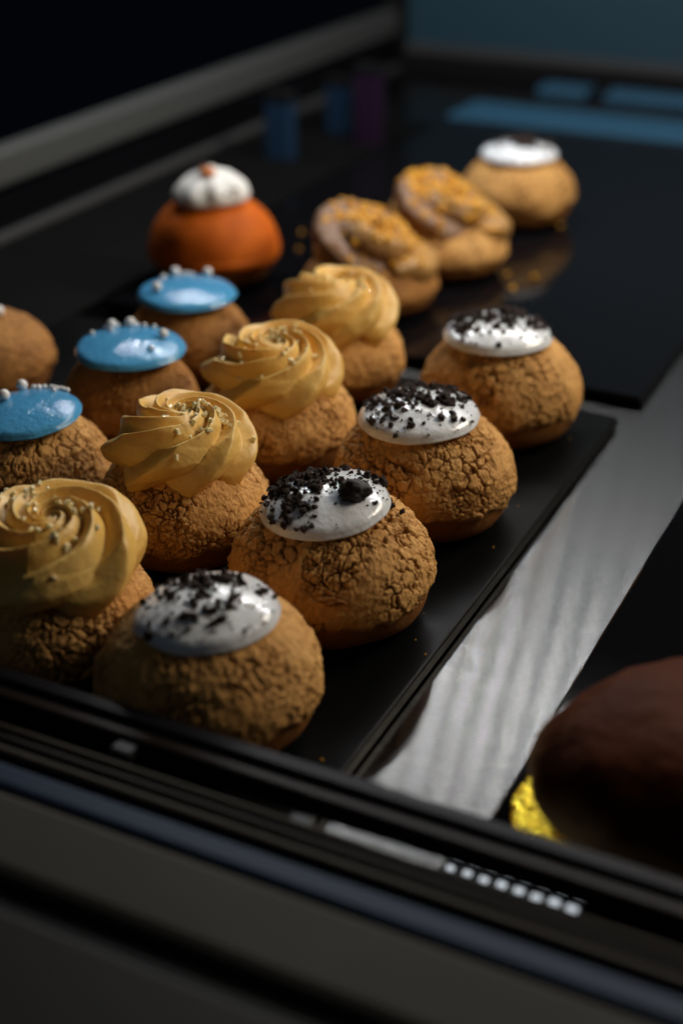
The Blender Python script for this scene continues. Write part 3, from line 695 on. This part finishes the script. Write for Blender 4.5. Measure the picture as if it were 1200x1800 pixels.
# ---- nut topped praline pastries
for (x, y, R, h, seed, label, az) in ((-0.3060, 0.6560, 0.0375, 0.031, 81, 'praline pastry with golden chopped nuts, directly behind the pale rosette', -60),
                                  (-0.2960, 0.7300, 0.0385, 0.032, 87, 'praline pastry with golden nuts in front of the farthest white iced bun', -40)):
    t = thing('praline_pastry', label, 'pastry', (x, y, 0), 'praline pastries with golden nuts')
    choux('choux_shell', R*0.97, h, seed, 220, 84, M['craq_plain'] if seed == 81 else M['craq'], t, d1=0.6e-3)
    sw = rope('praline_swirl', 0.0185, 0.003, 0.0020, 0.0090, 0.0185, 0.0150, A0 + rad(az), 1.35, 4, 0.26, 4.2, seed, M['praline'], t, ns=220, nc=88, loc=(0, 0, 0.0270), rot=tilt_rot(-18, 10), lobe_attr=True, squash=0.92)
    sw.scale = (1.10, 1.06, 0.95); sw.location = tuple(np.array([0, 0, 0.0265]) - RV*(0.0035 if seed == 81 else 0.001))
    bv = bvh_of(sw); rnd = random.Random(seed); k = 0
    while k < 230:
        u, v = rnd.gauss(0 if seed == 81 else -6, 12), rnd.gauss(5, 11)
        if k > 195: u, v = rnd.uniform(-10, 28), rnd.uniform(-24, 6)
        px, py = uv2xy(u/1000, v/1000); k += 1
        hit = bv.ray_cast(Vector((px, py, 0.1)), Vector((0, 0, -1)))
        if hit[0] is None: continue
        o = link('nut_piece', nuts[k % 5], None, sw, hit[0] + hit[1]*0.0006, (rnd.uniform(0, 6), rnd.uniform(0, 6), rnd.uniform(0, 6)))
        q = rnd.uniform(0.0014, 0.0030); o.scale = (q, q, q)

# ---- bun cut by the left edge
t = thing('cream_puff', 'smooth brown bun half outside the left edge behind the blue ones', 'cream puff', (-0.4150, 0.4770, 0))
choux('choux_shell', 0.0295, 0.0365, 93, 260, 100, M['craq_plain'], t, d1=0.35e-3, d2=0.2e-3)
o = link('sugar_pearl', pearl_me, None, t, (0.006*RV[0], 0.006*RV[1], 0.0375)); o.scale = (0.0026,)*3

# ---- cocoa brown bun on gold foil at the right
t = thing('doughnut', 'big dark cocoa brown bun with a pale belt at the right edge', 'doughnut', (-0.0360, 0.3200, 0.0012), rotz=YAW)
na, nr = 200, 90; th = np.arange(na)*2*pi/na; rows = []; belt = []
for k in range(nr):
    p = -pi/2 + 0.02 + (pi-0.04)*k/(nr-1)
    q = math.cos(p)**0.62; zz = 0.019 + (0.019*math.sin(p) if p < 0 else 0.024*math.sin(p))
    rows.append(np.stack([0.0600*q*np.cos(th), 0.0400*q*np.sin(th), zz + 0*th], -1))
V = np.vstack(rows); V = V*(1 + 0.045*fbm(V+3, 35, 5, 3) + 0.006*fbm(V+3, 300, 7, 3))[:, None]
V[:, 2] = np.maximum(V[:, 2], 0.0003)
lf = sstep(0.2, 0.9, -V[:, 0]/0.06)*0.005; bl = 1 - sstep(0.0110 + lf, 0.0230 + lf, V[:, 2] + 0.007*fbm(V, 90, 4))
nb = len(V); V = np.vstack([V, [[0, 0, 0.0003], [0, 0, V[-na:, 2].mean()]]]); j = np.arange(na); j2 = (j+1) % na
me = mesh_np('brown_bun', V, grid_faces(nr, na), np.concatenate([np.stack([np.full(na, nb), j2, j], -1), np.stack([np.full(na, nb+1), (nr-1)*na+j, (nr-1)*na+j2], -1)]))
attr(me, 'belt', np.concatenate([bl, [1, 0]])); link('brown_bun', me, M['cocoa'], t)
# crinkled foil card
t2 = thing('foil_card', 'crinkled gold foil card under the cocoa brown bun', 'foil card', (-0.0375, 0.3225, 0.0), rotz=YAW)
na, nr = 260, 26; rows = []; th = np.arange(na)*2*pi/na
for k in range(nr):
    q = (k+0.5)/nr if k < nr-1 else 1.0
    x, y = 0.0620*q*np.cos(th), 0.0425*q*np.sin(th); P = np.stack([x, y, 0*x], -1)
    rows.append(np.stack([x, y, 0.0008 + 0.0014*np.abs(fbm(P, 330, 8, 3)) + 0.0012*sstep(0.85, 1, q)*np.abs(noise(P, 330, 9))], -1))
V = np.vstack(rows); V2 = V.copy(); V2[:, 2] -= 0.0005
Vall = np.vstack([V, V2]); F = grid_faces(nr, na)[:, ::-1]; Fb = grid_faces(nr, na) + nr*na
j = np.arange(na); j2 = (j+1) % na; a = (nr-1)*na
rim = np.stack([a+j, nr*na+a+j, nr*na+a+j2, a+j2], -1)
link('foil_sheet', mesh_np('foil_sheet', Vall, np.vstack([F, Fb, rim]), None, smooth=True), M['foil'], t2)

# ---- crumbs lying on the boards
gold = (( -0.4628, 0.8717, 0.0024), (-0.4753, 0.6747, 0.0020), (-0.4504, 0.5938, 0.0018), (-0.2565, 0.7311, 0.0018), (-0.2413, 0.7331, 0.0022),
        (-0.2454, 0.7101, 0.0022), (-0.2584, 0.8318, 0.0022), (-0.397, 0.7505, 0.0015), (-0.383, 0.7201, 0.0016), (-0.37, 0.742, 0.0014))
lab = ['pale crumb on the dark floor behind the orange bun', 'tan crumb lying left of the orange bun', 'tan crumb on the left behind the middle blue bun',
       'left one of three golden crumbs right of the praline pastries', 'back right one of three golden crumbs right of the praline pastries',
       'front one of three golden crumbs right of the praline pastries', 'crumb at the right foot of the farthest white iced bun',
       'back golden crumb in a loose row right of the orange bun', 'front golden crumb in a loose row right of the orange bun', 'middle golden crumb in a loose row right of the orange bun']
for k, ((x, y, s), lb) in enumerate(zip(gold, lab)):
    z = 0.0 if x > -0.437 else -0.006
    o = link('pastry_crumb', nuts[k % 5], None, None, (x, y, z + s*0.5), (k, 2*k, 0.3)); o.scale = (s, s, s*0.8)
    o['label'] = lb; o['category'] = 'crumb'; o['group'] = 'crumbs lying on the boards'

rnd = random.Random(12); specks = []
for k in range(70):
    X_, Y_ = rnd.choice([(w_[0], w_[1]) for w_ in WHITE[:4]] + [(-0.26, 0.39), (-0.26, 0.47)])
    a_ = rnd.uniform(0, 6.28); q_ = 0.030 + abs(rnd.gauss(0, 0.010))
    px, py = X_ + q_*math.cos(a_), Y_ + q_*math.sin(a_)
    if -0.435 < px < -0.147 and 0.275 < py < 0.572: specks.append((px, py, 0.0002, rnd.choice((0.00025, 0.0003, 0.0004, 0.0006))))
nut_tiny = [chunk_mesh('speck', 1, 160+k, 0.6) for k in range(4)]
join_small('loose_specks', nut_tiny, specks, M['nut'], None)

# ---- coloured reflections at the back left, built as slim solid boxes
for x, y, wd, ht, m, lb in ((-0.500, 0.915, 0.020, 0.050, 'carton_blue', 'slim blue carton standing blurred behind the orange bun'),
                            (-0.497, 1.005, 0.018, 0.044, 'carton_blue', 'farther slim blue carton beside the purple one'),
                            (-0.462, 0.985, 0.020, 0.060, 'carton_purple', 'slim dark purple carton standing at the back of the tray')):
    t = thing('carton', lb, 'carton', (x, y, -0.006), 'slim cartons at the back left')
    link('box_body', box_mesh('box_body', -wd/2, wd/2, -0.006, 0.006, 0, ht, bev=0.001), M[m], t)
    link('box_lid', box_mesh('box_lid', -wd/2-0.0006, wd/2+0.0006, -0.0066, 0.0066, ht-0.006, ht+0.0012, bev=0.0008), M['blk'], t)
